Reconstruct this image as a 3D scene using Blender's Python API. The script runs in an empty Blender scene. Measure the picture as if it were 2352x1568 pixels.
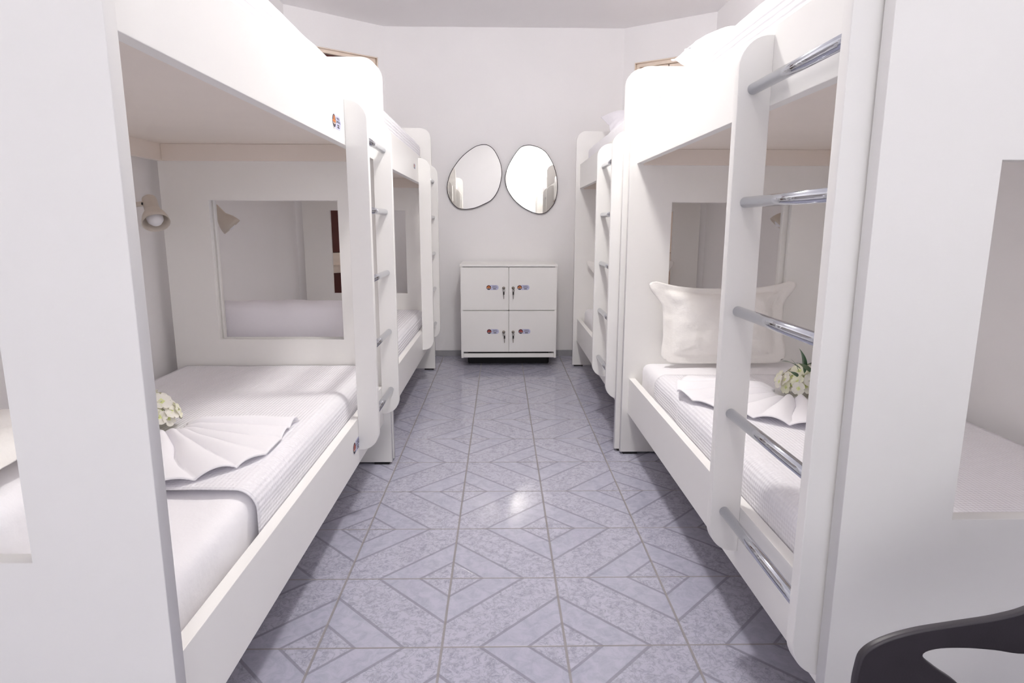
import bpy, bmesh, math, random
from math import sin, cos, pi, sqrt, radians
from mathutils import Vector, Matrix, noise

random.seed(7)
S = bpy.context.scene
COL = S.collection

# ------------------------------------------------------------------ materials
def new_mat(name):
    m = bpy.data.materials.new(name); m.use_nodes = True
    nt = m.node_tree; b = nt.nodes['Principled BSDF']
    return m, nt, b

def N(nt, t, **kw):
    n = nt.nodes.new(t)
    for k, v in kw.items():
        setattr(n, k, v)
    return n

def plain(name, col, rough=0.5, metal=0.0, var=0.03, scale=6.0, bump=0.0, bscale=200.0, spec=0.5, sheen=0.0, coat=0.0):
    m, nt, b = new_mat(name)
    tc = N(nt, 'ShaderNodeTexCoord')
    nz = N(nt, 'ShaderNodeTexNoise'); nz.inputs['Scale'].default_value = scale; nz.inputs['Detail'].default_value = 4
    nt.links.new(tc.outputs['Object'], nz.inputs['Vector'])
    mr = N(nt, 'ShaderNodeMapRange'); mr.inputs['From Min'].default_value = .3; mr.inputs['From Max'].default_value = .7
    mr.inputs['To Min'].default_value = 1 - var; mr.inputs['To Max'].default_value = 1 + var * .5
    nt.links.new(nz.outputs['Fac'], mr.inputs['Value'])
    mx = N(nt, 'ShaderNodeVectorMath', operation='SCALE'); mx.inputs[0].default_value = col
    nt.links.new(mr.outputs['Result'], mx.inputs['Scale'])
    nt.links.new(mx.outputs['Vector'], b.inputs['Base Color'])
    b.inputs['Roughness'].default_value = rough; b.inputs['Metallic'].default_value = metal
    b.inputs['Specular IOR Level'].default_value = spec
    if sheen: b.inputs['Sheen Weight'].default_value = sheen
    if coat: b.inputs['Coat Weight'].default_value = coat
    if bump:
        n2 = N(nt, 'ShaderNodeTexNoise'); n2.inputs['Scale'].default_value = bscale; n2.inputs['Detail'].default_value = 3
        nt.links.new(tc.outputs['Object'], n2.inputs['Vector'])
        bp = N(nt, 'ShaderNodeBump'); bp.inputs['Strength'].default_value = bump; bp.inputs['Distance'].default_value = .002
        nt.links.new(n2.outputs['Fac'], bp.inputs['Height']); nt.links.new(bp.outputs['Normal'], b.inputs['Normal'])
    return m

M = {}
M['wall'] = plain('painted_wall', (.89, .883, .888), .85, bump=.15, bscale=60, var=.02, scale=2)
M['ceiling'] = plain('painted_ceiling', (.87, .86, .868), .9, var=.02, scale=2)
M['mdf'] = plain('white_laminate', (.89, .882, .858), .38, var=.012, scale=3, spec=.4)
M['deck'] = plain('beige_board', (.87, .80, .73), .55, var=.03, scale=3)
M['edge'] = plain('edge_band', (.81, .795, .785), .35, var=.01, spec=.4)
M['black'] = plain('black_rubber', (.012, .011, .012), .6)
M['chrome'] = plain('chrome', (.58, .60, .65), .06, metal=1.0, var=.01)
M['steel'] = plain('dull_steel', (.30, .27, .24), .3, metal=1.0)
M['base'] = plain('grey_baseboard_tile', (.36, .36, .38), .3, var=.12, scale=14)
M['lampw'] = plain('cream_lamp_enamel', (.66, .60, .53), .4, var=.01)
M['bulb'] = plain('frosted_bulb', (.85, .85, .88), .35, var=.0)
M['frameblack'] = plain('mirror_rim_black', (.03, .02, .025), .4)
M['wood'] = plain('pale_wood_frame', (.92, .81, .70), .5, var=.08, scale=12)
M['shutter'] = plain('dark_red_shutter', (.105, .022, .016), .45, var=.15, scale=10)
M['chair'] = plain('black_plastic', (.040, .034, .042), .42, var=.1, scale=30, bump=.06, bscale=400)
M['pill'] = plain('sticker_lavender', (.55, .56, .74), .4, var=.0)
M['white'] = plain('sticker_white', (.85, .84, .86), .4, var=.0)
M['ink'] = plain('sticker_ink', (.02, .012, .04), .4, var=.0)
M['orange'] = plain('emblem_orange', (.75, .22, .03), .4, var=.0)
M['red'] = plain('emblem_red', (.48, .07, .045), .4, var=.0)
M['cream'] = plain('emblem_cream', (.85, .60, .50), .4, var=.0)
M['leaf'] = plain('dark_green_leaf', (.018, .10, .025), .35, var=.4, scale=20)
M['petal'] = plain('cream_petal', (.88, .88, .70), .6, var=.06, scale=40)
M['petal2'] = plain('white_petal', (.88, .86, .78), .6, var=.05, scale=40)
M['petalbase'] = plain('yellow_green_petal_base', (.80, .86, .42), .6, var=.1, scale=60)
M['centre'] = plain('yellow_green_centre', (.62, .68, .10), .6, var=.1, scale=60)
M['stem'] = plain('brown_stem', (.22, .15, .07), .7)
M['lampring'] = plain('lamp_housing', (.8, .8, .8), .4)
M['dark'] = plain('shadow_gap', (.06, .045, .04), .7)

def mirror_mat():
    m, nt, b = new_mat('mirror_glass')
    b.inputs['Metallic'].default_value = 1; b.inputs['Roughness'].default_value = 0.0
    b.inputs['Base Color'].default_value = (.93, .92, .88, 1)
    return m
M['mirror'] = mirror_mat()

def emit(name, col, st):
    m, nt, b = new_mat(name)
    b.inputs['Emission Color'].default_value = (*col, 1); b.inputs['Emission Strength'].default_value = st
    b.inputs['Base Color'].default_value = (.8, .8, .8, 1)
    return m
M['lamp_on'] = emit('lit_diffuser', (1, .97, .93), 9.0)
M['fill_glow'] = emit('fill_window_glow', (.97, .98, 1), 1.3)  # glow of the added window behind the camera

def cloth(name, col, kind, period, bump=.5):
    """white woven cotton; kind: plain / rib / waffle, pattern runs on UV in metres"""
    m, nt, b = new_mat(name)
    b.inputs['Base Color'].default_value = (*col, 1); b.inputs['Roughness'].default_value = .9
    b.inputs['Sheen Weight'].default_value = .15; b.inputs['Specular IOR Level'].default_value = .2
    tc = N(nt, 'ShaderNodeTexCoord'); uv = N(nt, 'ShaderNodeSeparateXYZ'); nt.links.new(tc.outputs['UV'], uv.inputs[0])
    nz = N(nt, 'ShaderNodeTexNoise'); nz.inputs['Scale'].default_value = 14 if kind == 'plain' else 9; nz.inputs['Detail'].default_value = 5
    nt.links.new(tc.outputs['Object'], nz.inputs['Vector'])
    def wav(out, per):
        a = N(nt, 'ShaderNodeMath', operation='MULTIPLY'); a.inputs[1].default_value = 2 * pi / per; nt.links.new(out, a.inputs[0])
        ad = N(nt, 'ShaderNodeMath', operation='MULTIPLY_ADD'); ad.inputs[1].default_value = 1.2
        nt.links.new(nz.outputs['Fac'], ad.inputs[0]); nt.links.new(a.outputs[0], ad.inputs[2])
        s = N(nt, 'ShaderNodeMath', operation='SINE'); nt.links.new(ad.outputs[0], s.inputs[0]); return s.outputs[0]
    h = nz.outputs['Fac']
    bp = N(nt, 'ShaderNodeBump'); bp.inputs['Strength'].default_value = bump
    if kind == 'rib':
        h = wav(uv.outputs['X'], period); bp.inputs['Distance'].default_value = .0022
    elif kind == 'waffle':
        mm = N(nt, 'ShaderNodeMath', operation='ADD'); nt.links.new(wav(uv.outputs['X'], period), mm.inputs[0]); nt.links.new(wav(uv.outputs['Y'], period), mm.inputs[1])
        h = mm.outputs[0]; bp.inputs['Distance'].default_value = .0012
    else:
        bp.inputs['Distance'].default_value = .01
    nt.links.new(h, bp.inputs['Height']); nt.links.new(bp.outputs['Normal'], b.inputs['Normal'])
    return m
M['sheet'] = cloth('white_cotton_sheet', (.90, .89, .915), 'plain', 1, .35)
M['rib'] = cloth('ribbed_white_bedspread', (.89, .885, .92), 'rib', .017, .55)
M['waffle'] = cloth('waffle_white_bedspread', (.885, .875, .91), 'waffle', .011, .5)
M['towel'] = cloth('white_terry_towel', (.895, .885, .915), 'plain', 1, .25)
M['quiltp'] = cloth('quilted_cream_pillow', (.89, .87, .84), 'plain', 1, .9)
M['pcase'] = cloth('white_pillowcase', (.87, .85, .90), 'plain', 1, .3)

# floor : glazed tiles with nested diamonds round every second corner
TS, TOX, TOY, TA = .3356, -.489, 1.5189, -.0048
def floor_mat():
    m, nt, b = new_mat('marbled_diamond_floor_tiles')
    L = nt.links
    tc = N(nt, 'ShaderNodeTexCoord')
    mp = N(nt, 'ShaderNodeMapping'); mp.vector_type = 'TEXTURE'
    mp.inputs['Location'].default_value = (TOX, TOY, 0); mp.inputs['Rotation'].default_value = (0, 0, TA)
    mp.inputs['Scale'].default_value = (TS, TS, TS)
    L.new(tc.outputs['Object'], mp.inputs['Vector'])
    sp = N(nt, 'ShaderNodeSeparateXYZ'); L.new(mp.outputs['Vector'], sp.inputs[0])
    def mt(op, a, bb=None, c=None):
        n = N(nt, 'ShaderNodeMath', operation=op)
        for i, x in enumerate((a, bb, c)):
            if x is None: continue
            if isinstance(x, (int, float)): n.inputs[i].default_value = x
            else: L.new(x, n.inputs[i])
        return n.outputs[0]
    X, Y = sp.outputs['X'], sp.outputs['Y']
    p = mt('ADD', X, Y); q = mt('SUBTRACT', X, Y)
    dp = mt('ABSOLUTE', mt('SUBTRACT', p, mt('MULTIPLY', 2, mt('ROUND', mt('MULTIPLY', p, .5)))))
    dq = mt('ABSOLUTE', mt('SUBTRACT', q, mt('MULTIPLY', 2, mt('ROUND', mt('MULTIPLY', q, .5)))))
    mm = mt('MAXIMUM', dp, dq)
    def line(d, w, soft):   # 1 on the line
        r = N(nt, 'ShaderNodeMapRange'); r.inputs['From Min'].default_value = w; r.inputs['From Max'].default_value = w + soft
        r.inputs['To Min'].default_value = 1; r.inputs['To Max'].default_value = 0; L.new(d, r.inputs['Value']); return r.outputs['Result']
    l1 = line(mt('ABSOLUTE', mt('SUBTRACT', mm, .30)), .013, .008)
    l2 = line(mt('ABSOLUTE', mt('SUBTRACT', mm, .69)), .015, .008)
    lines = mt('MAXIMUM', l1, l2)
    gx = mt('ABSOLUTE', mt('SUBTRACT', X, mt('ROUND', X))); gy = mt('ABSOLUTE', mt('SUBTRACT', Y, mt('ROUND', Y)))
    grout = mt('MAXIMUM', line(gx, .0080, .005), line(gy, .0065, .004))
    smooth = mt('MULTIPLY', mt('GREATER_THAN', mm, .30), mt('LESS_THAN', mm, .69))
    # rough marble
    n1 = N(nt, 'ShaderNodeTexNoise'); n1.inputs['Scale'].default_value = 9; n1.inputs['Detail'].default_value = 9; n1.inputs['Roughness'].default_value = .68; n1.inputs['Distortion'].default_value = .8
    L.new(mp.outputs['Vector'], n1.inputs['Vector'])
    v1 = line(mt('ABSOLUTE', mt('SUBTRACT', n1.outputs['Fac'], .5)), .004, .035)
    n4 = N(nt, 'ShaderNodeTexNoise'); n4.inputs['Scale'].default_value = 13; n4.inputs['Detail'].default_value = 8; n4.inputs['Roughness'].default_value = .66; n4.inputs['Distortion'].default_value = 1.2
    L.new(mp.outputs['Vector'], n4.inputs['Vector'])
    n3 = N(nt, 'ShaderNodeTexNoise'); n3.inputs['Scale'].default_value = 2.2; n3.inputs['Detail'].default_value = 3
    L.new(mp.outputs['Vector'], n3.inputs['Vector'])
    cr = N(nt, 'ShaderNodeValToRGB'); e = cr.color_ramp.elements
    e[0].position = .30; e[0].color = (.32, .325, .385, 1); e[1].position = .52; e[1].color = (.485, .48, .575, 1)
    L.new(n4.outputs['Fac'], cr.inputs['Fac'])
    c2 = N(nt, 'ShaderNodeValToRGB'); e = c2.color_ramp.elements
    e[0].position = .35; e[0].color = (.38, .39, .475, 1); e[1].position = .60; e[1].color = (.475, .47, .57, 1)
    L.new(n1.outputs['Fac'], c2.inputs['Fac'])
    def mix(f, a, bb):
        n = N(nt, 'ShaderNodeMix'); n.data_type = 'RGBA'
        for key, x in ((0, f), (6, a), (7, bb)):
            if isinstance(x, (int, float)): n.inputs[key].default_value = x
            elif isinstance(x, tuple): n.inputs[key].default_value = x
            else: L.new(x, n.inputs[key])
        return n.outputs[2]
    rough_c = mix(mt('MULTIPLY', v1, .42), cr.outputs['Color'], (.20, .21, .27, 1))
    col = mix(smooth, rough_c, c2.outputs['Color'])
    col = mix(mt('MULTIPLY', lines, .75), col, (.25, .25, .30, 1))
    col = mix(mt('MULTIPLY', grout, .85), col, (.27, .25, .245, 1))
    L.new(col, b.inputs['Base Color'])
    rg = mt('MULTIPLY_ADD', grout, .5, .08)
    L.new(mt('MULTIPLY_ADD', n4.outputs['Fac'], .08, rg), b.inputs['Roughness'])
    b.inputs['Specular IOR Level'].default_value = .5
    bp = N(nt, 'ShaderNodeBump'); bp.inputs['Strength'].default_value = .35; bp.inputs['Distance'].default_value = .002
    hh = mt('SUBTRACT', mt('MULTIPLY', n4.outputs['Fac'], .12), mt('MAXIMUM', grout, mt('MULTIPLY', lines, .3)))
    L.new(hh, bp.inputs['Height']); L.new(bp.outputs['Normal'], b.inputs['Normal'])
    return m
M['floor'] = floor_mat()

# ------------------------------------------------------------------ helpers
def link(name, me, mats=None, parent=None, smooth=False):
    o = bpy.data.objects.new(name, me); COL.objects.link(o)
    if mats is not None:
        for m in (mats if isinstance(mats, (list, tuple)) else [mats]): me.materials.append(m)
    if parent: o.parent = parent
    if smooth:
        for p in me.polygons: p.use_smooth = True
    return o

def obj(name, bm, mats, parent=None, smooth=False):
    me = bpy.data.meshes.new(name); bmesh.ops.recalc_face_normals(bm, faces=bm.faces)
    bm.to_mesh(me); bm.free()
    return link(name, me, mats, parent, smooth)

def thing(name, label, cat, loc=(0, 0, 0), rz=0.0, group=None):
    o = bpy.data.objects.new(name, None); COL.objects.link(o); o.location = loc; o.rotation_euler = (0, 0, rz)
    o.empty_display_size = .05
    return tag(o, label, cat, group)

def tag(o, label, cat, group=None):
    o['label'] = label; o['category'] = cat
    if group: o['group'] = group
    return o

def struct(o):
    o['kind'] = 'structure'; return o

def box(bm, x0, x1, y0, y1, z0, z1, bev=0.0, mi=0):
    r = bmesh.ops.create_cube(bm, size=1)
    vs = r['verts']
    for v in vs:
        v.co = Vector((x0 + (v.co.x + .5) * (x1 - x0), y0 + (v.co.y + .5) * (y1 - y0), z0 + (v.co.z + .5) * (z1 - z0)))
    fs = list({f for v in vs for f in v.link_faces})
    for f in fs: f.material_index = mi
    if bev:
        es = list({e for v in vs for e in v.link_edges})
        bmesh.ops.bevel(bm, geom=es, offset=bev, segments=2, affect='EDGES', profile=.6)
    return bm

def boxo(name, dims, mat, parent=None, bev=.0015):
    bm = bmesh.new(); box(bm, *dims, bev=bev); return obj(name, bm, mat, parent)

def cyl(bm, a, b, r0, r1=None, seg=24, mi=0, caps=True):
    a, b = Vector(a), Vector(b); d = b - a
    r = bmesh.ops.create_cone(bm, cap_ends=caps, segments=seg, radius1=r0, radius2=r0 if r1 is None else r1, depth=d.length)
    mt = Matrix.Translation((a + b) / 2) @ d.to_track_quat('Z', 'Y').to_matrix().to_4x4()
    bmesh.ops.transform(bm, matrix=mt, verts=r['verts'])
    for f in {f for v in r['verts'] for f in v.link_faces}: f.material_index = mi; f.smooth = True
    return bm

def lathe(bm, prof, mt, seg=32, mi=0):
    rings = []
    for r, z in prof:
        if r < 1e-6: rings.append([bm.verts.new(mt @ Vector((0, 0, z)))])
        else: rings.append([bm.verts.new(mt @ Vector((r * cos(2 * pi * k / seg), r * sin(2 * pi * k / seg), z))) for k in range(seg)])
    for a, b in zip(rings, rings[1:]):
        for k in range(seg):
            k2 = (k + 1) % seg
            if len(a) == 1 and len(b) == 1: continue
            if len(a) == 1: f = bm.faces.new((a[0], b[k2], b[k]))
            elif len(b) == 1: f = bm.faces.new((a[k], a[k2], b[0]))
            else: f = bm.faces.new((a[k], a[k2], b[k2], b[k]))
            f.material_index = mi; f.smooth = True
    return bm

def curve_mesh(splines, depth, bev=0.0, name='tmp', cyclic=True):
    cu = bpy.data.curves.new(name, 'CURVE'); cu.dimensions = '2D'; cu.fill_mode = 'BOTH'
    for pts in splines:
        sp = cu.splines.new('POLY'); sp.points.add(len(pts) - 1)
        for p, (x, y) in zip(sp.points, pts): p.co = (x, y, 0, 1)
        sp.use_cyclic_u = True
    cu.extrude = max(depth / 2 - bev, 1e-5)
    if bev: cu.bevel_depth = bev; cu.bevel_resolution = 2; cu.offset = -bev
    ob = bpy.data.objects.new(name, cu); COL.objects.link(ob)
    me = bpy.data.meshes.new_from_object(ob.evaluated_get(bpy.context.evaluated_depsgraph_get()))
    bpy.data.objects.remove(ob); bpy.data.curves.remove(cu)
    return me

def plate(name, splines, depth, mat, parent=None, mt=None, bev=.0012):
    """flat board: outline in XY, thickness along Z, then moved by mt"""
    me = curve_mesh(splines, depth, bev, name)
    me.materials.clear()
    if mt is not None: me.transform(mt)
    me.name = name
    return link(name, me, mat, parent)

def text_mesh(txt, size):
    cu = bpy.data.curves.new('t', 'FONT'); cu.body = txt; cu.size = size; cu.align_x = 'CENTER'; cu.align_y = 'CENTER'; cu.offset = size * .02
    ob = bpy.data.objects.new('t', cu); COL.objects.link(ob)
    me = bpy.data.meshes.new_from_object(ob.evaluated_get(bpy.context.evaluated_depsgraph_get()))
    bpy.data.objects.remove(ob); bpy.data.curves.remove(cu)
    return me

def rrect(x0, x1, y0, y1, r, corners=(1, 1, 1, 1), n=10):
    """corners: bl, br, tr, tl"""
    P = []
    for (cx, cy, a0), on in zip((((x0 + r), (y0 + r), pi), ((x1 - r), (y0 + r), 1.5 * pi), ((x1 - r), (y1 - r), 0), ((x0 + r), (y1 - r), .5 * pi)), corners):
        if on:
            for k in range(n + 1):
                a = a0 + k / n * pi / 2; P.append((cx + r * cos(a), cy + r * sin(a)))
        else:
            P.append({pi: (x0, y0), 1.5 * pi: (x1, y0), 0: (x1, y1), .5 * pi: (x0, y1)}[a0])
    return P

def sstep(a, b, x):
    t = max(0, min(1, (x - a) / (b - a))); return t * t * (3 - 2 * t)

# map plate coordinates (p,q,r) -> (p, -r, q): an upright board whose thickness runs along Y
UP = Matrix(((1, 0, 0, 0), (0, 0, -1, 0), (0, 1, 0, 0), (0, 0, 0, 1)))

# ------------------------------------------------------------------ camera
yaw, pitch, roll, FPX, HC = .0230, .1841, -.0020, 1437.8, 1.1233
cy_, sy_, cp, sp_, cr_, sr_ = cos(yaw), sin(yaw), cos(pitch), sin(pitch), cos(roll), sin(roll)
R_ = Vector((cy_, -sy_, 0)); F_ = Vector((cp * sy_, cp * cy_, -sp_)); U_ = Vector((sp_ * sy_, sp_ * cy_, cp))
Rp = R_ * cr_ - U_ * sr_; Up = R_ * sr_ + U_ * cr_
cam = bpy.data.cameras.new('camera'); co = bpy.data.objects.new('camera', cam); COL.objects.link(co)
cam.sensor_width = 36; cam.lens = FPX / 2352 * 36; cam.clip_start = .02
co.matrix_world = Matrix(((Rp.x, Up.x, -F_.x, 0), (Rp.y, Up.y, -F_.y, 0), (Rp.z, Up.z, -F_.z, HC), (0, 0, 0, 1)))
S.camera = co

# ------------------------------------------------------------------ room
XL, XR, YB, YR, ZC = -1.527, 1.622, 5.356, -2.2, 2.668
CL0, CL1 = Vector((XL, 4.862, 0)), Vector((-.903, YB, 0))
CR0, CR1 = Vector((XR, 4.935, 0)), Vector((1.02, YB, 0))
fp = [(XL, YR), (XR, YR), (CR0.x, CR0.y), (CR1.x, CR1.y), (CL1.x, CL1.y), (CL0.x, CL0.y)]
def slab(name, z0, z1, mat):
    bm = bmesh.new()
    big = [(XL - .15, YR - .15), (XR + .15, YR - .15), (XR + .15, YB + .15), (XL - .15, YB + .15)]
    lo = [bm.verts.new((x, y, z0)) for x, y in big]; hi = [bm.verts.new((x, y, z1)) for x, y in big]
    bm.faces.new(lo); bm.faces.new(hi)
    for k in range(4): bm.faces.new((lo[k], lo[(k + 1) % 4], hi[(k + 1) % 4], hi[k]))
    return struct(obj(name, bm, mat))
slab('floor', -.1, 0, M['floor']); slab('ceiling', ZC, ZC + .1, M['ceiling'])
def wall(name, a, b, holes=(), th=.12, h0=0, h1=ZC):
    """board whose inner face runs from a to b (room on the left when walking a->b... inner face at r=0)"""
    a, b = Vector((a[0], a[1], 0)), Vector((b[0], b[1], 0)); d = (b - a); L = d.length; d.normalize()
    nrm = Vector((d.y, -d.x, 0))      # outwards
    mt = Matrix(((d.x, 0, nrm.x, a.x), (d.y, 0, nrm.y, a.y), (0, 1, 0, 0), (0, 0, 0, 1)))
    sh = Matrix.Translation((0, 0, th / 2))
    return struct(plate(name, [[(0, h0), (L, h0), (L, h1), (0, h1)]] + list(holes), th, M['wall'], None, mt @ sh, bev=0)), mt
WZ0, WZ1 = .35, 2.428
wall('wall_left', (XL, 4.862), (XL, YR))
wall('wall_right', (XR, YR), (XR, 4.935))
wall('wall_back', (1.02, YB), (-.903, YB))
# chamfered corners, each with a tall window
def rect(x0, x1, y0, y1): return [(x0, y0), (x1, y0), (x1, y1), (x0, y1)]
LL = (CL1 - CL0).length; LR = (CR1 - CR0).length
_, mtL = wall('wall_back_left', (CL1.x, CL1.y), (CL0.x, CL0.y), [rect(LL - .74, LL - .17, WZ0, WZ1)])
_, mtR = wall('wall_back_right', (CR0.x, CR0.y), (CR1.x, CR1.y), [rect(.12, .64, WZ0, WZ1 - .03)])
_, mtF = wall('wall_front', (XL, YR), (XR, YR), [rect(1.70, 2.95, 1.18, 2.66)])

def base_strip(name, a, b):
    a, b = Vector((a[0], a[1], 0)), Vector((b[0], b[1], 0)); d = b - a; L = d.length; d.normalize(); nrm = Vector((d.y, -d.x, 0))
    mt = Matrix(((d.x, 0, nrm.x, a.x), (d.y, 0, nrm.y, a.y), (0, 1, 0, 0), (0, 0, 0, 1)))
    struct(plate(name, [[(0, 0), (L, 0), (L, .05), (0, .05)]], .01, M['base'], None, mt @ Matrix.Translation((0, 0, -.005)), bev=.001))
base_strip('baseboard_back', (1.02, YB), (-.903, YB))
base_strip('baseboard_back_left', (CL1.x, CL1.y), (CL0.x, CL0.y)); base_strip('baseboard_back_right', (CR0.x, CR0.y), (CR1.x, CR1.y))
base_strip('baseboard_left', (XL, 4.862), (XL, YR)); base_strip('baseboard_right', (XR, YR), (XR, 4.935))

def shutter_window(name, mt, x0, x1, z0, z1, red):
    w = bpy.data.objects.new(name, None); COL.objects.link(w); w['kind'] = 'structure'
    c = .028
    me_mt = mt @ Matrix.Translation((0, 0, .06))
    fr = [rect(x0, x1, z0, z1), rect(x0 + c, x1 - c, z0 + c, .74), rect(x0 + c, x1 - c, .90, z1 - c)]
    plate('window_frame', fr, .05, M['wood'], w, me_mt)
    plate('lintel_board', [rect(x0, x1, z1 - .006, z1)], .10, M['wood'], w, mt @ Matrix.Translation((0, 0, .055)), bev=0)
    plate('jamb_board', [rect(x0, x0 + .006, z0, z1 - .007)], .10, M['wood'], w, mt @ Matrix.Translation((0, 0, .055)), bev=0)
    plate('jamb_board', [rect(x1 - .006, x1, z0, z1 - .007)], .10, M['wood'], w, mt @ Matrix.Translation((0, 0, .055)), bev=0)
    mi = M['shutter'] if red else M['wood']
    for a, b in ((z0 + c + .003, .737), (.903, z1 - c - .003)):
        xm = (x0 + x1) / 2
        for xa, xb in ((x0 + c + .003, xm - .004), (xm + .004, x1 - c - .003)) if red else ((x0 + c + .016, xm - .004), (xm + .004, x1 - c - .003)):
            plate('shutter_panel', [rect(xa, xb, a, b)], .018, mi, w, mt @ Matrix.Translation((0, 0, .075)))
    plate('window_backing', [rect(x0 + .006, x1 - .006, z0, z1 - .007)], .008, M['dark'], w, mt @ Matrix.Translation((0, 0, .1)), bev=0)
    if red:
        plate('rail_ledge', [rect(x0 + c, x1 - c, .80, .805)], .03, M['wood'], w, mt @ Matrix.Translation((0, 0, .03)), bev=0)
shutter_window('window_1', mtL, LL - .74, LL - .17, WZ0, WZ1, True)
shutter_window('window_2', mtR, .12, .64, WZ0, WZ1 - .03, False)
w3 = bpy.data.objects.new('fill_window', None); COL.objects.link(w3); w3['kind'] = 'structure'  # unseen glowing window, added so the right mirror shows white; frontal fill too
plate('window_frame', [rect(1.70, 2.95, 1.18, 2.66), rect(1.72, 2.93, 1.20, 2.64)], .05, M['mdf'], w3, mtF @ Matrix.Translation((0, 0, .05)))
plate('glow_pane', [rect(1.72, 2.93, 1.20, 2.64)], .006, M['fill_glow'], w3, mtF @ Matrix.Translation((0, 0, .06)), bev=0)

# ------------------------------------------------------------------ stickers
def sticker(mt, parent, hot, flip=False, name='sticker', s=1.0):
    """centre of the emblem at the origin, pill to the right, lies in XY facing +Z; one mesh"""
    out = bmesh.new()
    def add(me, mi, z):
        me.materials.clear()
        for p in me.polygons: p.material_index = mi
        me.transform(Matrix.Translation((0, 0, z))); out.from_mesh(me); bpy.data.meshes.remove(me)
    def ell(cx, cy, a, b, rot=0, n=20):
        return [(cx + a * cos(t) * cos(rot) - b * sin(t) * sin(rot), cy + a * cos(t) * sin(rot) + b * sin(t) * cos(rot)) for t in [2 * pi * k / n for k in range(n)]]
    add(curve_mesh([rrect(-.004, .078, -.0195, .0195, .0185)], .0004), 0, .0002)
    add(curve_mesh([ell(0, 0, .0215, .0215, n=40)], .0004), 1, .0005)
    add(curve_mesh([ell(0, 0, .0185, .0185, n=40)], .0004), 2, .0008)
    for sx in (-1, 1):
        add(curve_mesh([ell(sx * .0045, .0055, .0032, .0095, sx * -.12)], .0003), 3, .0011)
        add(curve_mesh([ell(sx * .0100, -.0010, .0065, .0036, sx * .2)], .0003), 3, .0012)
        add(curve_mesh([ell(sx * .0065, -.0070, .0055, .0021, sx * .25)], .0003), 4, .0013)
    for txt, sz, y in (('FAUSTO', .0088, .0105), ('CARDOSO', .0092, .0015)):
        t = text_mesh(txt, sz); t.transform(Matrix.Translation((.046, y, 0))); add(t, 2, .0008)
    for k in (0, 1):
        cx = .0405 + k * .0115
        add(curve_mesh([rrect(cx - .005, cx + .005, -.0155, -.0055, .0022, n=4)], .0003), 2, .0008)
        add(curve_mesh([ell(cx, -.0105, .0022, .0022, n=12)], .0003), 1, .0011)
    bmesh.ops.scale(out, vec=(s, s, 1), verts=out.verts)
    bmesh.ops.transform(out, matrix=mt, verts=out.verts)
    return obj(name, out, [M['pill'], M['white'], M['ink'], hot, M['cream']], parent)

# ------------------------------------------------------------------ bunk beds
T, LB, H, PB = .030, 1.90, 1.8212, .012
LT = LB + 2 * T
W, INS, PR, TS_ = .972, .0312, .0786, .028
LR0, LR1, UR0, UR1 = .2109, .3887, 1.4002, 1.5775
Z0, Z1, SP, G0 = .2624, 1.5568, .4754, .0057
RZ = [.3776, .6471, .9121, 1.1776, 1.4372]
RV, RR = .0356, .0132
C0, C1, CV0, CV1 = .6053, 1.2275, .2018, .7658

def build_bed(label):
    t = thing('bunk_bed', label, 'bunk bed', group='white laminate bunk beds')
    out = rrect(0, W, PB, H, .075, (0, 0, 1, 1))
    hole = rect(CV0, CV1, C0, C1)
    for u in (T / 2, LT - T / 2):
        p = plate('end_panel', [out, hole], T, [M['mdf']], t, Matrix.Translation((0, u, 0)) @ UP, bev=.0012)
        for v in (.05, W - .05):
            bm = bmesh.new(); box(bm, v - .035, v + .035, u - T / 2 + .002, u + T / 2 - .002, 0, PB)
            obj('foot', bm, M['black'], p)
    box_ = lambda n, d: boxo(n, d, M['deck'] if n in ('mattress_board', 'batten', 'upper_back_rail') else M['mdf'], t)
    box_('lower_rail', (INS, INS + T, T, LT - T, LR0, LR1))
    box_('upper_rail', (INS, INS + T, T, LT - T, UR0, UR1))
    box_('lower_back_rail', (W - .03, W - .002, T, LT - T, LR0, LR1))
    box_('upper_back_rail', (W - .03, W - .002, T, LT - T, 1.393, UR1))
    box_('mattress_board', (INS + T, W - .03, T, LT - T, .280, .295))
    box_('mattress_board', (INS + T, W - .03, T, LT - T, 1.463, 1.478))
    for u0, u1 in ((T, T + .022), (LT - T - .022, LT - T)):
        box_('batten', (INS + T, W - .031, u0, u1, 1.393, 1.4625))
        box_('batten', (INS + T, W - .031, u0, u1, .215, .2795))
    a0 = T + G0
    st = rrect(INS - PR, INS, Z0, Z1, .070, (1, 0, 0, 1))
    for u in (a0, a0 + SP):
        plate('ladder_stile', [st], TS_, M['mdf'], t, Matrix.Translation((0, u + TS_ / 2, 0)) @ UP, bev=.0018)
    for z in RZ:
        bm = bmesh.new(); v = INS - PR + RV
        cyl(bm, (v, a0 + TS_ - .004, z), (v, a0 + SP + .004, z), RR, seg=28)
        obj('rung', bm, M['chrome'], t)
    return t

def kids(o): return [c for c in bpy.data.objects if c.parent == o]
def dup_tree(o, parent=None):
    c = o.copy(); COL.objects.link(c)
    if parent: c.parent = parent
    for ch in kids(o): dup_tree(ch, c)
    return c

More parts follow.
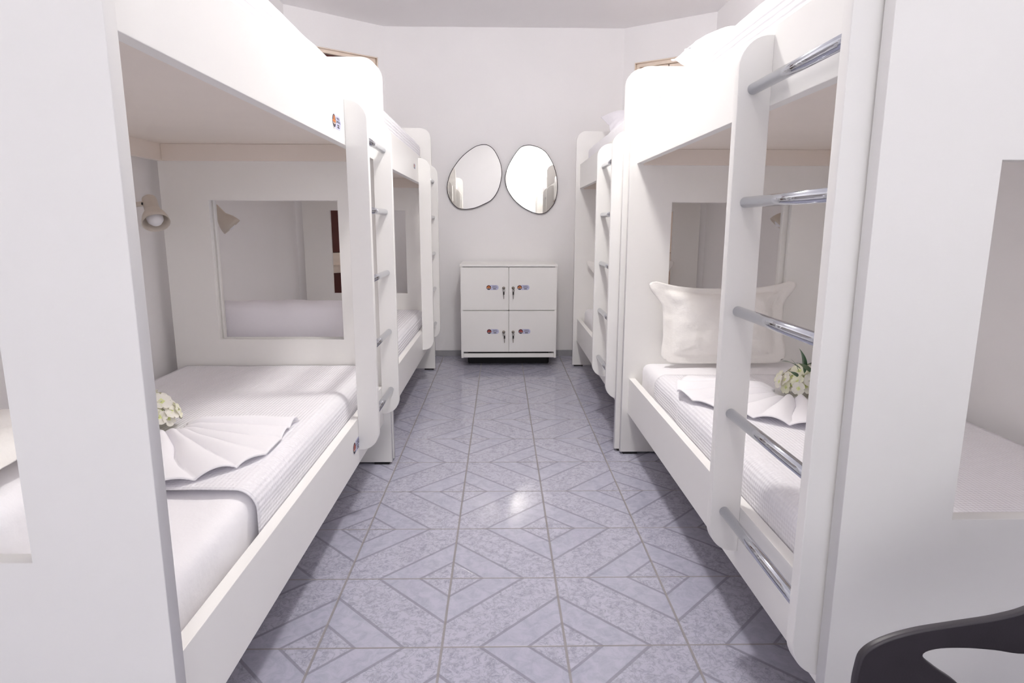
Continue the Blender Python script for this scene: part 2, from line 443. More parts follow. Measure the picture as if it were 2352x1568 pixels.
BED = {}
P0 = {'LN': (-.5223, .9077, -.0095), 'LF': (-.5023, 2.8845, -.0056), 'RN': (.6121, 1.0263, .0019), 'RF': (.5871, 3.0005, -.0071)}
LAB = {'LN': 'left bunk bed nearest the camera, stickers on both rails and ladder at its far end',
       'LF': 'far left bunk bed, behind the near left one and left of the mirrors',
       'RN': 'right bunk bed nearest the camera, large chrome rungs at its near end',
       'RF': 'far right bunk bed, between the near right one and the back wall'}
proto = build_bed(LAB['LN'])
for k in ('LN', 'LF', 'RN', 'RF'):
    o = proto if k == 'LN' else dup_tree(proto)
    o['label'] = LAB[k]
    x, y, a = P0[k]
    if k[0] == 'R':
        o.location = (x, y, 0); o.rotation_euler = (0, 0, a)
    else:
        o.location = (x - sin(a) * LT, y + cos(a) * LT, 0); o.rotation_euler = (0, 0, a + pi)
    BED[k] = o
bpy.context.view_layer.update()
def bm_(k): return Matrix.Translation(BED[k].location) @ Matrix.Rotation(BED[k].rotation_euler.z, 4, 'Z')
def loc_of(k, x, y):
    p = bm_(k).inverted() @ Vector((x, y, 0)); return p.x, p.y

# stickers on rails (face the aisle: bed-local -X). mt: sticker x -> +u or -u, y-> z, z -> -v
def rail_sticker(k, u, z, hot, s=1.0):
    # left beds: reading left-to-right from the aisle runs towards +u reversed
    d = 1 if k[0] == 'R' else 1
    mt = Matrix(((0, 0, -1, INS - .0002), (-1, 0, 0, u), (0, 1, 0, z), (0, 0, 0, 1)))
    rail = [c for c in kids(BED[k]) if c.name.startswith('upper_rail' if z > 1 else 'lower_rail')][0]
    rail_o = sticker(mt, rail, hot, s=s)
    return rail_o
rail_sticker('LN', loc_of('LN', -.553, 2.185)[1], 1.462, M['orange'], 1.15)
rail_sticker('LN', loc_of('LN', -.553, 2.255)[1], .296, M['red'], 1.15)
rail_sticker('LF', loc_of('LF', -.53, 4.10)[1], 1.487, M['orange'], .8)

# ------------------------------------------------------------------ mattresses, spreads, pillows
def soft_box(x0, x1, y0, y1, z0, z1, r, step, amp, seed, nsc=6.0, side=None):
    """rounded cushion as one closed grid mesh with gentle wrinkles"""
    bm = bmesh.new(); cx, cy, cz = (x0 + x1) / 2, (y0 + y1) / 2, (z0 + z1) / 2
    hx, hy, hz = (x1 - x0) / 2, (y1 - y0) / 2, (z1 - z0) / 2
    nx, ny, nz = [max(6, int(2 * h / step)) for h in (hx, hy, hz)]
    V = {}
    def vert(i, j, k):
        key = (i, j, k)
        if key not in V:
            p = Vector((-hx + 2 * hx * i / nx, -hy + 2 * hy * j / ny, -hz + 2 * hz * k / nz))
            q = Vector((max(-hx + r, min(hx - r, p.x)), max(-hy + r, min(hy - r, p.y)), max(-hz + r, min(hz - r, p.z))))
            d = p - q
            n = d.normalized() if d.length > 1e-9 else Vector((0, 0, 0))
            p = q + n * r
            w = p + Vector((cx, cy, cz))
            a = noise.noise(w * nsc + Vector((seed, 0, 0))) + .5 * noise.noise(w * nsc * 2.3 + Vector((0, seed, 0)))
            fold = abs(noise.noise(Vector((w.x * 3 + w.y * 5, w.z * 9, seed * 3.1))))
            p = p - n * amp * (.6 + a * .6) - n * amp * .8 * max(0, .35 - fold)
            V[key] = bm.verts.new(p + Vector((cx, cy, cz)))
        return V[key]
    def q(a, b, c, d):
        try: bm.faces.new((a, b, c, d))
        except ValueError: pass
    for i in range(nx):
        for j in range(ny):
            for k in (0, nz): q(vert(i, j, k), vert(i + 1, j, k), vert(i + 1, j + 1, k), vert(i, j + 1, k))
    for i in range(nx):
        for k in range(nz):
            for j in (0, ny): q(vert(i, j, k), vert(i + 1, j, k), vert(i + 1, j, k + 1), vert(i, j, k + 1))
    for j in range(ny):
        for k in range(nz):
            for i in (0, nx): q(vert(i, j, k), vert(i, j + 1, k), vert(i, j + 1, k + 1), vert(i, j, k + 1))
    return bm

MV0, MV1 = .080, .935
def mattress(k, level, label, seed):
    z0, z1 = (.296, .478) if level == 0 else (1.479, 1.700)
    bm = soft_box(MV0, MV1, T + .006, LT - T - .006, z0, z1, .045, .022, .0065 if (k, level) in (('LN', 0), ('RN', 0), ('RF', 1)) else .004, seed)
    o = obj('mattress', bm, M['sheet'], None, True)
    o.matrix_world = bm_(k)
    return tag(o, label, 'mattress', 'mattresses in white sheets')
mattress('LN', 0, 'lower mattress of the near left bunk, bare sheet in front of the waffle bedspread', 1.3)
mattress('LN', 1, 'upper mattress of the near left bunk, under the ribbed spread at the top left', 2.7)
mattress('LF', 0, 'lower mattress of the far left bunk, seen between its two ladder boards and the rail', 4.1)
mattress('LF', 1, 'upper mattress of the far left bunk, left of the mirrors', 5.9)
mattress('RN', 0, 'lower mattress of the near right bunk, bare sheet at its far end', 6.3)
mattress('RN', 1, 'upper mattress of the near right bunk, under the ribbed spread at the top right', 8.1)
mattress('RF', 0, 'lower mattress of the far right bunk, seen past the small chrome rungs', 9.4)
mattress('RF', 1, 'upper mattress of the far right bunk in a creased sheet', 11.2)

def spread(k, level, u0, u1, mat, label, seed, steps=(), end_round=0.0, side_drop=None, amp=.004):
    z1 = .478 if level == 0 else 1.700
    zb = .352 if level == 0 else 1.515
    r = .045; off = .004
    prof = []
    v0 = MV0 - off
    n = 10
    for i in range(n): prof.append((v0, zb + (z1 - r - zb) * i / n, (-1, 0)))
    for i in range(9):
        a = pi - i / 8 * pi / 2; prof.append((v0 + r + off * 0 + (r) * cos(a), z1 + off - r + r * sin(a), (cos(a), sin(a))))
    m = 44
    for i in range(1, m + 1): prof.append((v0 + r + (MV1 - .01 - v0 - r) * i / m, z1 + off, (0, 1)))
    ss = [0]
    for a, b in zip(prof, prof[1:]): ss.append(ss[-1] + math.hypot(b[0] - a[0], b[1] - a[1]))
    nu = int((u1 - u0) / .02)
    bm = bmesh.new(); uvl = bm.loops.layers.uv.new('UVMap'); rows = []
    for j in range(nu + 1):
        u = u0 + (u1 - u0) * j / nu; row = []
        lift = sum(h * sstep(a, b, u) for a, b, h in steps)
        for i, (v, z, nn) in enumerate(prof):
            w = Vector((v, u, z))
            a = .5 + .5 * noise.noise(w * 5 + Vector((seed, 0, 0))) + .3 * noise.noise(w * 13 + Vector((0, seed, 0)))
            edge = 1.0
            d = lift + amp * max(0, a) * edge
            zz = z + nn[1] * d; vv = v + nn[0] * min(d, .0075)
            if i == 0 or prof[i][1] < zb + .05:
                zz += .012 * noise.noise(Vector((u * 6, seed, 0))) * (1 - (z - zb) / .05)
            row.append(bm.verts.new((vv, u, zz)))
        rows.append(row)
    for j in range(nu):
        for i in range(len(prof) - 1):
            f = bm.faces.new((rows[j][i], rows[j][i + 1], rows[j + 1][i + 1], rows[j + 1][i])); f.smooth = True
            for lp, (jj, ii) in zip(f.loops, ((j, i), (j, i + 1), (j + 1, i + 1), (j + 1, i))):
                lp[uvl].uv = (ss[ii], u0 + (u1 - u0) * jj / nu)
    o = obj('bedspread', bm, mat)
    so = o.modifiers.new('thick', 'SOLIDIFY'); so.thickness = .003; so.offset = 0
    o.matrix_world = bm_(k)
    return tag(o, label, 'bedspread', 'white bedspreads')
spread('LN', 0, .04, 1.432, M['waffle'], 'waffle bedspread on the near left lower bunk, under the fanned towel', 1, steps=((.42, .62, .010),), amp=.0035)
spread('LN', 1, .16, 1.90, M['rib'], 'ribbed bedspread on the upper bunk at the top left', 2, amp=.006, steps=((.16, .5, .004),))
spread('LF', 0, .10, 1.75, M['rib'], 'ribbed bedspread on the far left lower bunk', 3)
spread('LF', 1, .12, 1.60, M['rib'], 'ribbed bedspread on the far left upper bunk', 4, amp=.012)
spread('RN', 0, .10, 1.60, M['waffle'], 'waffle bedspread on the near right lower bunk, seen behind the big rungs', 5, steps=((1.235, 1.245, -.008), (.0, .01, .008)))
spread('RN', 1, .05, 1.72, M['rib'], 'ribbed bedspread on the upper bunk at the top right', 6, amp=.008)

def pillow_bm(Wd, Hd, Td, seed, flange=.86, pinx=.10, piny=.10, topears=False, amp=.006, n=44, rough=14):
    bm = bmesh.new(); uvl = bm.loops.layers.uv.new('UVMap')
    def f(a):
        t = min(1, abs(a) / flange); return max(0, 1 - t ** 2.6) ** .55
    def pos(i, j, sgn):
        a = -1 + 2 * i / n; b = -1 + 2 * j / n
        c = 1 - .10 * (abs(a) ** 10) * (abs(b) ** 10)
        if topears:
            fx = 1 - .20 * (1 - sstep(.25, .9, b)) * (1 - .25 * sstep(-.3, -1, b))
            fy = 1 - .26 * (1 - abs(a) ** 3.0) * sstep(0, 1, b)
        else:
            fx = 1 - pinx * (1 - b * b); fy = 1 - piny * (1 - a * a)
        x = a * Wd / 2 * fx * c; y = b * Hd / 2 * fy * c
        h = f(a) * f(b) * Td / 2
        p = Vector((x * rough, y * rough, seed + sgn * 3))
        h += (noise.noise(p) * amp + noise.noise(p * 2.1) * amp * .5) * min(1, h / .012 + .15)
        wav = .008 * noise.noise(Vector((a * 3, b * 3, seed + 9))) * max(abs(a), abs(b)) ** 4
        return Vector((x, y, sgn * (h + .0015) + wav * 1.5))
    G = {}
    for s in (1, -1):
        for i in range(n + 1):
            for j in range(n + 1): G[s, i, j] = bm.verts.new(pos(i, j, s))
    def face(vs, uvs):
        fc = bm.faces.new(vs); fc.smooth = True
        for lp, uv in zip(fc.loops, uvs): lp[uvl].uv = uv
    for s in (1, -1):
        for i in range(n):
            for j in range(n):
                q = [(i, j), (i + 1, j), (i + 1, j + 1), (i, j + 1)]
                if s < 0: q.reverse()
                face([G[s, a, b] for a, b in q], [(a / n * Wd, b / n * Hd) for a, b in q])
    ring = [(i, 0) for i in range(n)] + [(n, j) for j in range(n)] + [(n - i, n) for i in range(n)] + [(0, n - j) for j in range(n)]
    for a, b in zip(ring, ring[1:] + ring[:1]):
        face([G[1, a[0], a[1]], G[-1, a[0], a[1]], G[-1, b[0], b[1]], G[1, b[0], b[1]]], [(0, 0)] * 4)
    return bm

def pillow(label, centre, X, Y, mat, grp=None, **kw):
    """X, Y = world directions of the pillow's width and height"""
    o = obj('pillow', pillow_bm(**kw), mat, None, True)
    X = Vector(X).normalized(); Y = Vector(Y).normalized(); Z = X.cross(Y).normalized(); Y = Z.cross(X)
    c = Vector(centre)
    o.matrix_world = Matrix(((X.x, Y.x, Z.x, c.x), (X.y, Y.y, Z.y, c.y), (X.z, Y.z, Z.z, c.z), (0, 0, 0, 1)))
    return tag(o, label, 'pillow', 'white pillows')
pillow('big cream quilted pillow with wavy edges, propped up behind the green and cream flowers', (1.045, 2.850, .690), (1, 0, 0), (0, .22, 1), M['quiltp'],
       Wd=.70, Hd=.40, Td=.13, seed=3, topears=True, flange=.80, amp=.010)
pillow('cream quilted pillow propped at the far end of the far right lower bunk', (1.03, 4.83, .685), (1, 0, 0), (0, .22, 1), M['quiltp'],
       Wd=.70, Hd=.38, Td=.12, seed=8, topears=True, flange=.82, amp=.008)
pillow('white pillow lying at the far end of the upper right bunk, beside the ribbed spread', (1.02, 2.64, 1.806), (1, -.12, .03), (0, 1, .12), M['sheet'],
       Wd=.62, Hd=.44, Td=.17, seed=12, flange=.92, amp=.008, rough=9)
pillow('white pillow standing up on the far right upper bunk', (1.02, 4.55, 1.815), (1, .05, .02), (0, .9, .42), M['pcase'],
       Wd=.56, Hd=.42, Td=.17, seed=15, flange=.95, amp=.008, rough=9)
# thick rolled pillow seen through the opening between the two left bunks
pb = soft_box(-.36, .36, -.08, .08, -.143, .143, .065, .022, .010, 21, 9)
o = obj('pillow', pb, M['pcase'], None, True); o.location = (-1.03, 3.03, .626); tag(o, 'plump lilac-white pillow seen through the opening between the two left bunks', 'pillow', 'white pillows')
# two stacked near the camera inside the left bunk
pillow('top pillow of the pair stacked at the near end of the near left bunk', (-1.10, 1.135, .716), (1, 0, .02), (0, 1, .03), M['quiltp'], Wd=.56, Hd=.38, Td=.078, seed=30, flange=.95, amp=.008)
o = obj('pillow', soft_box(-.29, .29, -.175, .175, -.094, .094, .055, .022, .006, 33, 9), M['sheet'], None, True); o.location = (-1.10, 1.128, .578)
tag(o, 'thick pillow under the other one at the near end of the near left bunk', 'pillow', 'white pillows')

# ------------------------------------------------------------------ fan-folded towels
def towel(label, G, a0, a1, radf, pleats, zt, seed, amp=.022):
    bm = bmesh.new(); uvl = bm.loops.layers.uv.new('UVMap'); nr, na = 40, 150; rows = []
    for i in range(nr + 1):
        s = i / nr; row = []
        for j in range(na + 1):
            t = j / na; a = a0 + (a1 - a0) * t
            R = radf(t); r = .075 + (R - .075) * s
            a += .06 * noise.noise(Vector((s * 3, t * 4, seed)))
            ph = t * pleats * 2 * pi + 1.0 * noise.noise(Vector((t * 5, seed, s * 1.3)))
            am = amp * (.62 + .38 * (1 - s) ** .6) * (.72 + .28 * sin(t * 9 + seed)) * min(1, s * 5 + .3)
            z = am * abs(sin(ph / 2)) ** .75 + .010 * (1 - s) + .003
            z *= 1 - .82 * sstep(.93, 1.0, abs(2 * t - 1))
            row.append(bm.verts.new((G[0] + r * cos(a), G[1] + r * sin(a), zt + z)))
        rows.append(row)
    for i in range(nr):
        for j in range(na):
            f = bm.faces.new((rows[i][j], rows[i + 1][j], rows[i + 1][j + 1], rows[i][j + 1])); f.smooth = True
            for lp, (ii, jj) in zip(f.loops, ((i, j), (i + 1, j), (i + 1, j + 1), (i, j + 1))): lp[uvl].uv = (ii / nr * .4, jj / na * .6)
    o = obj('folded_towel', bm, M['towel'])
    m = o.modifiers.new('thick', 'SOLIDIFY'); m.thickness = .004; m.offset = 1
    return tag(o, label, 'towel', 'fan-folded towels')
towel('white towel fanned out on the near left lower bunk, beside the cream flowers', (-1.03, 1.86), radians(16), radians(-98),
      lambda t: .40 + .10 * sstep(.2, .7, t) - .05 * sin(t * pi * 4) * .3, 8.0, .496, 2, .034)
towel('white towel fanned out on the near right lower bunk, its gathered end in the flowers', (1.09, 2.20), radians(128), radians(262),
      lambda t: .40 - .03 * t + .03 * sin(t * 7), 7.0, .496, 6, .036)

# ------------------------------------------------------------------ flowers
def bloom_mesh(name, mats, rad):
    bm = bmesh.new()
    for k in range(4):
        a0 = k * pi / 2; n = 8; rows = []
        for i in range(n + 1):
            s = i / n; row = []
            for j in range(7):
                w = -1 + 2 * j / 6
                wid = rad * .78 * (s ** .6) * sqrt(max(0.02, 1 - (max(0, s - .45) / .57) ** 2))
                x = rad * s; y = w * wid; z = rad * (.38 * s - .30 * s * s + .10 * (w * w) * s) + .0005
                row.append(bm.verts.new((x * cos(a0) - y * sin(a0), x * sin(a0) + y * cos(a0), z)))
            rows.append(row)
        for i in range(n):
            for j in range(6):
                f = bm.faces.new((rows[i][j], rows[i + 1][j], rows[i + 1][j + 1], rows[i][j + 1])); f.smooth = True; f.material_index = 1 if i < 2 else 0
    lathe(bm, [(0, rad * .16), (rad * .07, rad * .13), (rad * .09, rad * .05), (0, 0)], Matrix.Identity(4), 10, 1)
    me = bpy.data.meshes.new(name); bm.to_mesh(me); bm.free()
    for m in mats: me.materials.append(m)
    return me
def leaf_mesh(name, L, Wd):
    bm = bmesh.new(); n = 12; rows = []
    for i in range(n + 1):
        s = i / n; w = Wd / 2 * sin(pi * s ** .75) ; row = []
        for j in range(5):
            t = -1 + j / 2
            row.append(bm.verts.new((L * s, t * max(w, .0003), .18 * L * sin(s * 2.2) - abs(t) * -.12 * w)))
        rows.append(row)
    for i in range(n):
        for j in range(4):
            f = bm.faces.new((rows[i][j], rows[i + 1][j], rows[i + 1][j + 1], rows[i][j + 1])); f.smooth = True
    me = bpy.data.meshes.new(name); bm.to_mesh(me); bm.free(); me.materials.append(M['leaf']); return me
bl_a = bloom_mesh('bloom', [M['petal'], M['petalbase']], .0275); bl_b = bloom_mesh('bloom_white', [M['petal2'], M['petalbase']], .0275)
lf = leaf_mesh('leaf', .085, .034)
def bouquet(label, loc, rx, ry, rz, nb, leaves, seed, white, ls=(0, 0, 0), grp='artificial flower bunches'):
    rnd = random.Random(seed)
    t = thing('flower_bunch', label, 'flowers', loc, 0, grp)
    for k in range(nb):
        ph = 2.39996 * k; ct = 1 - (k + .5) / nb * .95; st = sqrt(1 - ct * ct)
        d = Vector((st * cos(ph), st * sin(ph), ct))
        p = Vector((d.x * rx, d.y * ry, d.z * rz + .028)) * rnd.uniform(.88, 1.06)
        o = bpy.data.objects.new('bloom', bl_b if (rnd.random() < white) else bl_a); COL.objects.link(o); o.parent = t
        nd = (d + Vector((rnd.uniform(-.25, .25), rnd.uniform(-.25, .25) - .15, .15))).normalized()
        o.location = p; o.rotation_euler = (nd.to_track_quat('Z', 'Y').to_matrix() @ Matrix.Rotation(rnd.uniform(0, 6), 3, 'Z')).to_euler()
        s = rnd.uniform(.85, 1.15); o.scale = (s, s, s)
    for (p, d, s) in leaves:
        o = bpy.data.objects.new('leaf', lf); COL.objects.link(o); o.parent = t; o.location = Vector(p) + Vector(ls)
        o.rotation_euler = Vector(d).to_track_quat('X', 'Z').to_euler(); o.scale = (s, s, s)
    bm = bmesh.new()
    for k in range(5):
        a = k * 1.25; cyl(bm, (0, 0, .012), (rx * .7 * cos(a), ry * .7 * sin(a), rz * .7 + .02), .0035, .002, 8)
    cyl(bm, (0, 0, .012), (-.02, -.05, .010), .006, .005, 8)
    obj('stem', bm, M['stem'], t)
    return t
bouquet('bunch of cream flowers with dark green leaves, tucked into the towel behind the big rungs', (1.175, 2.27, .497), .105, .10, .078, 60,
        [((-.01, -.04, .09), (-.45, .0, 1), 1.15), ((.03, -.03, .10), (-.3, .0, 1), 1.05), ((-.02, -.04, .115), (.8, -.55, .12), 1.25),
         ((-.03, -.05, .110), (-1, -.1, .25), .95), ((-.05, -.07, .085), (-.8, -.6, .3), .8), ((.02, -.04, .11), (.8, -.35, .5), .9), ((-.02, -.09, .075), (.3, -1, -.2), 1.0),
         ((.03, -.1, .05), (.6, -.8, -.2), .7), ((-.02, -.02, .09), (-.7, .2, .8), .7), ((.03, 0, .08), (.9, .3, .5), .9), ((.05, -.03, .10), (-.1, -.3, 1), 1.1), ((.0, -.06, .10), (-.9, -.5, .35), 1.1), ((.04, -.08, .09), (.5, -1, .1), 1.1)], 5, .65, (-.05, -.035, .006))
bouquet('bunch of white and yellow flowers on the near left lower bunk, beside the fanned towel', (-1.085, 1.885, .503), .085, .085, .078, 52,
        [((0, 0, .06), (-1, .2, .4), .8), ((0, 0, .06), (-.4, .9, .3), .7)], 9, .65)

# ------------------------------------------------------------------ clip-on wall spot lamps
def spot(label, wallp, nx, neck, mouth, grp='cream wall spot lamps'):
    t = thing('wall_lamp', label, 'lamp', wallp, 0, grp)
    w = Vector(wallp); n = Vector(neck) - w; m = Vector(mouth) - w
    bm = bmesh.new(); lathe(bm, [(0, 0), (.042, 0), (.042, .010), (.036, .022), (0, .024)], Matrix.Rotation(nx * pi / 2, 4, 'Y'), 32); obj('base', bm, M['lampw'], t)
    bm = bmesh.new(); cyl(bm, (nx * .02, 0, 0), n, .010, .010, 16)
    lathe(bm, [(0, -.016), (.011, -.011), (.016, 0), (.011, .011), (0, .016)], Matrix.Translation(n), 16); obj('arm', bm, M['lampw'], t)
    d = (m - n); L = d.length; mt = Matrix.Translation(n) @ d.to_track_quat('Z', 'Y').to_matrix().to_4x4()
    bm = bmesh.new()
    k = L / .115
    lathe(bm, [(0, -.034), (.018, -.031), (.0265, -.022), (.0285, -.008), (.0285, .045 * k), (.034, .055 * k), (.044, .075 * k), (.050, .095 * k), (.0525, .115 * k),
               (.0505, .115 * k), (.048, .095 * k), (.042, .076 * k), (.032, .057 * k), (.026, .045 * k), (0, .03 * k)], mt, 40)
    sh = obj('shade', bm, M['lampw'], t)
    bm = bmesh.new(); lathe(bm, [(0, .032 * k), (.013, .035 * k), (.015, .055 * k), (.026, .070 * k), (.0315, .085 * k), (.030, .100 * k), (.021, .114 * k), (.010, .121 * k), (0, .123 * k)], mt, 32); obj('bulb', bm, M['bulb'], t)
    bm = bmesh.new(); side = d.cross(Vector((0, 0, 1))).normalized()
    if side.y > 0: side = -side
    c = n + d * .05 + side * .026; cyl(bm, c, c + side * .007, .006, .005, 12); obj('switch', bm, M['black'], t)
    return t
spot('cream spot lamp with a bulb on the wall inside the near left lower bunk', (XL, 2.66, 1.200), 1, (-1.440, 2.690, 1.210), (-1.392, 2.632, 1.128))
spot('cream spot lamp seen through the opening between the two left bunks', (XL, 3.295, 1.195), 1, (-1.445, 3.300, 1.195), (-1.372, 3.325, 1.108))
spot('cream spot lamp seen through the opening of the near right bunk, on the right wall', (XR, 3.33, 1.205), -1, (1.555, 3.33, 1.205), (1.485, 3.345, 1.125))

# ------------------------------------------------------------------ mirrors
M1 = [(-.113, 1.771), (-.077, 1.766), (-.033, 1.736), (.005, 1.676), (.029, 1.615), (.037, 1.562), (.035, 1.509), (.018, 1.434), (-.013, 1.369), (-.057, 1.32), (-.118, 1.288), (-.179, 1.263), (-.235, 1.251), (-.279, 1.249), (-.329, 1.257), (-.367, 1.287), (-.397, 1.33), (-.415, 1.384), (-.42, 1.432), (-.409, 1.486), (-.388, 1.545), (-.352, 1.603), (-.307, 1.659), (-.252, 1.709), (-.186, 1.752), (-.148, 1.766)]
M2 = [(.251, 1.769), (.294, 1.765), (.349, 1.746), (.399, 1.712), (.438, 1.659), (.466, 1.606), (.487, 1.543), (.498, 1.478), (.5, 1.419), (.492, 1.354), (.474, 1.3), (.443, 1.257), (.405, 1.224), (.36, 1.213), (.321, 1.217), (.265, 1.237), (.209, 1.267), (.148, 1.316), (.104, 1.37), (.073, 1.429), (.06, 1.488), (.065, 1.536), (.087, 1.6), (.125, 1.669), (.169, 1.729), (.207, 1.76)]
def cr(P, n=6):
    out = []
    N_ = len(P)
    for i in range(N_):
        p0, p1, p2, p3 = [Vector(P[(i + k - 1) % N_]) for k in range(4)]
        for k in range(n):
            t = k / n
            out.append(tuple(.5 * ((2 * p1) + (p2 - p0) * t + (2 * p0 - 5 * p1 + 4 * p2 - p3) * t * t + (3 * p1 - p0 - 3 * p2 + p3) * t ** 3)))
    return out
def shrink(P, c, d):
    out = []
    for x, y in P:
        v = Vector((x - c[0], y - c[1])); L = v.length; v *= (L - d) / L; out.append((c[0] + v.x, c[1] + v.y))
    return out
for P, lab in ((M1, 'left one of the two pebble-shaped wall mirrors'), (M2, 'right one of the two pebble-shaped wall mirrors, glaring white')):
    P = cr(P); cx = sum(p[0] for p in P) / len(P); cz = sum(p[1] for p in P) / len(P)
    L0 = [(x - cx, z - cz) for x, z in P]
    t = thing('wall_mirror', lab, 'mirror', (cx, 5.345, cz), 0, 'pebble-shaped mirrors')
    plate('rim', [L0, shrink(L0, (0, 0), .0048)], .018, M['frameblack'], t, UP, bev=.0005)
    plate('mirror_glass', [shrink(L0, (0, 0), .0052)], .012, M['mirror'], t, UP, bev=0)

# ------------------------------------------------------------------ locker cabinet
CX, CW, CYF, CZ0, CZ1 = .0868, .7563, 4.900, .078, .8195
cab = thing('locker_cabinet', 'low white four-door locker cabinet with keys, under the mirrors', 'cabinet', (CX, CYF, 0))
hw = CW / 2; D = .43
bm = bmesh.new()
box(bm, -hw, -hw + .018, .0, D, CZ0, CZ1 - .016, .001); box(bm, hw - .018, hw, 0, D, CZ0, CZ1 - .016, .001)
box(bm, -hw + .018, hw - .018, D - .012, D, CZ0, CZ1 - .016); box(bm, -hw + .018, hw - .018, .02, D - .012, CZ0 + .045, CZ0 + .063)
box(bm, -.008, .008, .02, D - .012, CZ0 + .063, CZ1 - .016); box(bm, -hw + .018, hw - .018, .02, D - .012, .452, .466)
obj('carcass', bm, M['mdf'], cab)
boxo('top_panel', (-hw - .004, hw + .004, -.006, D, CZ1 - .016, CZ1), M['mdf'], cab)
boxo('plinth', (-hw + .019, hw - .019, .006, .022, CZ0 + .002, CZ0 + .034), M['mdf'], cab)
boxo('shade_board', (-hw + .05, hw - .05, .15, .165, .0005, CZ0 + .044), M['black'], cab)  # black board put in as the shade under the cabinet
for sx in (-1, 1):
    for y in (.20, D - .06):
        bm = bmesh.new(); cyl(bm, (sx * (hw - .06), y, 0), (sx * (hw - .06), y, CZ0 + .001), .018, .02, 16); obj('leg', bm, M['black'], cab)
zm = .459
k = 0
for z0, z1, hot in ((zm + .003, CZ1 - .021, M['orange']), (CZ0 + .050, zm - .003, M['red'])):
    for sx in (-1, 1):
        xa, xb = (-hw + .004, -.0025) if sx < 0 else (.0025, hw - .004)
        dr = boxo('door', (xa, xb, -.001, .016, z0, z1), M['mdf'], cab, bev=.001)
        zl = .637 if z0 > .4 else .288
        xl = -.040 if sx < 0 else .034
        bm = bmesh.new(); cyl(bm, (xl, -.001, zl), (xl, -.009, zl), .0115, .0105, 20); lk = obj('lock', bm, M['steel'], dr)
        bm = bmesh.new()
        lathe(bm, [(0, -.002), (.010, -.002), (.010, .002), (0, .002)], Matrix.Translation((xl + .003 * sx, -.022, zl - .002)) @ Matrix.Rotation(pi / 2 + .9, 4, 'Y'), 16, 0)
        cyl(bm, (xl, -.009, zl), (xl, -.020, zl), .003, seg=10)
        ring = Matrix.Translation((xl + .002, -.022, zl - .018))
        for a in range(14):
            p = [Vector((.008 * cos(2 * pi * q / 14), 0, .010 * sin(2 * pi * q / 14))) for q in (a, a + 1)]
            cyl(bm, ring @ p[0], ring @ p[1], .0010, seg=6)
        dx = .006 if (sx < 0 and z0 < .4) else .001
        box(bm, xl + dx - .006, xl + dx + .006, -.020, -.015, zl - .052, zl - .026, .0018, 1)
        box(bm, xl + dx - .0028, xl + dx + .0028, -.019, -.0165, zl - .084, zl - .052, 0, 0)
        obj('key', bm, [M['steel'], M['black']], dr)
        ex = (-.079 if sx < 0 else .168) - CX + (.0 if z0 > .4 else (.002 if sx < 0 else .010))
        ex += .009 if sx < 0 else .004
        mt = Matrix.Translation((ex, -.0012, (.641 if z0 > .4 else .292))) @ Matrix.Rotation(pi / 2, 4, 'X')
        sticker(mt, dr, hot, s=.98)

# ------------------------------------------------------------------ black moulded armchair, right foreground
ch = thing('moulded_armchair', 'black moulded plastic armchair at the bottom right, with a large opening under its arm', 'chair', (.80, .46, 0))
# side loops: profile in (x,z), at y = +-.22 from the centre
def loopO():
    return cr([(.444, .585), (.450, .606), (.472, .622), (.511, .635), (.564, .644), (.612, .652), (.655, .666), (.72, .705), (.80, .765), (.90, .83), (1.00, .86), (1.045, .83),
               (1.055, .74), (1.04, .60), (1.01, .46), (.95, .40), (.80, .395), (.62, .405), (.50, .44), (.455, .50), (.443, .55)], 5)
def loopI():
    return cr([(.5245, .601), (.540, .6095), (.575, .6105), (.613, .607), (.654, .601), (.72, .605), (.82, .64), (.90, .67), (.95, .64), (.95, .56), (.90, .49), (.80, .465), (.70, .475), (.62, .515), (.575, .56), (.545, .582)], 5)
for sgn in (1, -1):
    me_mt = Matrix.Translation((-.80, sgn * .222, 0)) @ UP
    pl = plate('arm', [loopO(), loopI()], .011, M['chair'], ch, me_mt, bev=.003)
    for p in pl.data.polygons: p.use_smooth = True
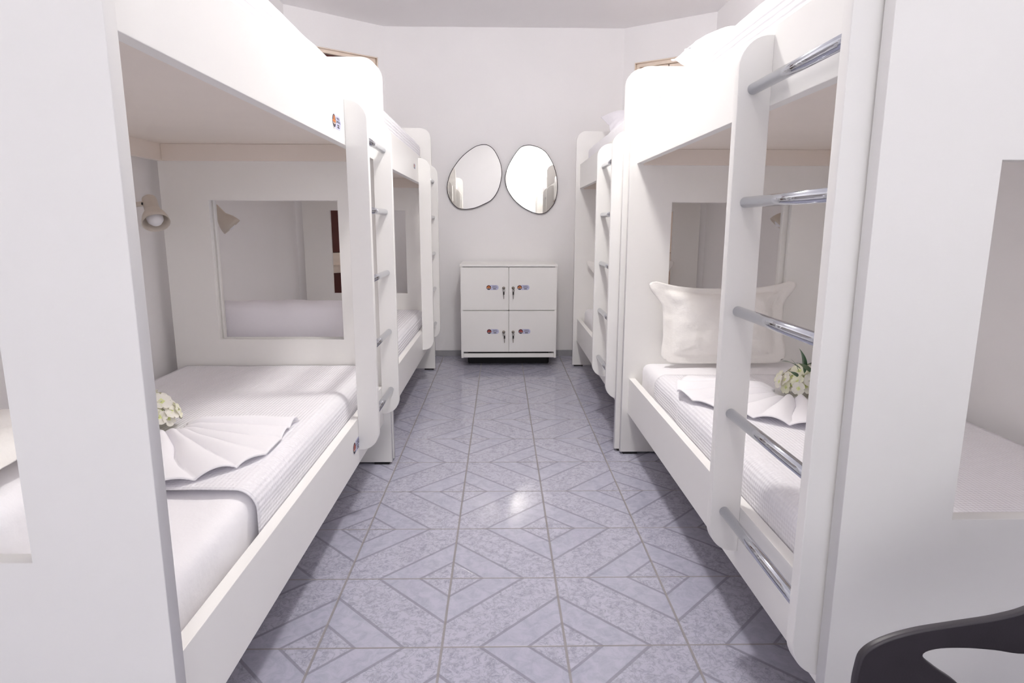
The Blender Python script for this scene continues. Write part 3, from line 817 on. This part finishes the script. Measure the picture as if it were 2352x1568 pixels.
# seat and back shell between the two sides
def shell(name, pts, w, th):
    bm = bmesh.new(); n = 18; rows = []
    for i, (x, z) in enumerate(pts):
        row = []
        for j in range(n + 1):
            t = -1 + 2 * j / n
            row.append(bm.verts.new((x - .80, t * w, z - .022 * (1 - t * t))))
        rows.append(row)
    for i in range(len(pts) - 1):
        for j in range(n):
            f = bm.faces.new((rows[i][j], rows[i + 1][j], rows[i + 1][j + 1], rows[i][j + 1])); f.smooth = True
    o = obj(name, bm, M['chair'], ch); m = o.modifiers.new('thick', 'SOLIDIFY'); m.thickness = th; m.offset = 0; return o
shell('seat', [(.455, .425), (.49, .436), (.55, .440), (.65, .435), (.75, .43), (.85, .43), (.93, .44), (.975, .47)], .212, .012)
shell('backrest', [(.985, .50), (.995, .56), (1.005, .64), (1.012, .72), (1.015, .80), (1.01, .84)], .212, .012)
for x, dx in ((.53, -.03), (.94, .05)):
    for sgn in (1, -1):
        bm = bmesh.new(); cyl(bm, (x + dx - .80, sgn * .225, 0), (x - .80, sgn * .20, .405), .013, .018, 20); obj('leg', bm, M['chair'], ch)

# ------------------------------------------------------------------ ceiling lamps
def ceiling_lamp(label, x, y, r, mat):
    t = thing('ceiling_lamp', label, 'lamp', (x, y, ZC), 0, 'round ceiling lamps')
    bm = bmesh.new(); lathe(bm, [(0, 0), (r + .012, 0), (r + .012, -.02), (r, -.024), (0, -.024)], Matrix.Identity(4), 48); obj('housing', bm, M['lampring'], t)
    bm = bmesh.new(); lathe(bm, [(r * cos(a), -.026 - r * .9 * sin(a)) for a in [k / 12 * pi / 2 for k in range(13)]], Matrix.Identity(4), 40); obj('diffuser', bm, mat, t)
M['lamp_a'] = emit('lit_globe', (1, .965, .93), 74)
M['lamp_b'] = emit('lit_globe_dim', (1, .965, .93), 21)
ceiling_lamp('round ceiling lamp over the middle of the aisle, above the frame', .16, 2.42, .12, M['lamp_a'])
ceiling_lamp('round ceiling lamp behind the camera', .05, -.9, .12, M['lamp_b'])

wd = bpy.data.worlds.new('w'); S.world = wd; wd.use_nodes = True
wd.node_tree.nodes['Background'].inputs[0].default_value = (.9, .92, 1, 1); wd.node_tree.nodes['Background'].inputs[1].default_value = .5
S.view_settings.view_transform = 'Standard'; S.view_settings.look = 'None'; S.view_settings.gamma = 1
S.view_settings.use_curve_mapping = False
S.view_settings.exposure = 1.24
S.cycles.max_bounces = 20; S.cycles.diffuse_bounces = 14; S.cycles.glossy_bounces = 6
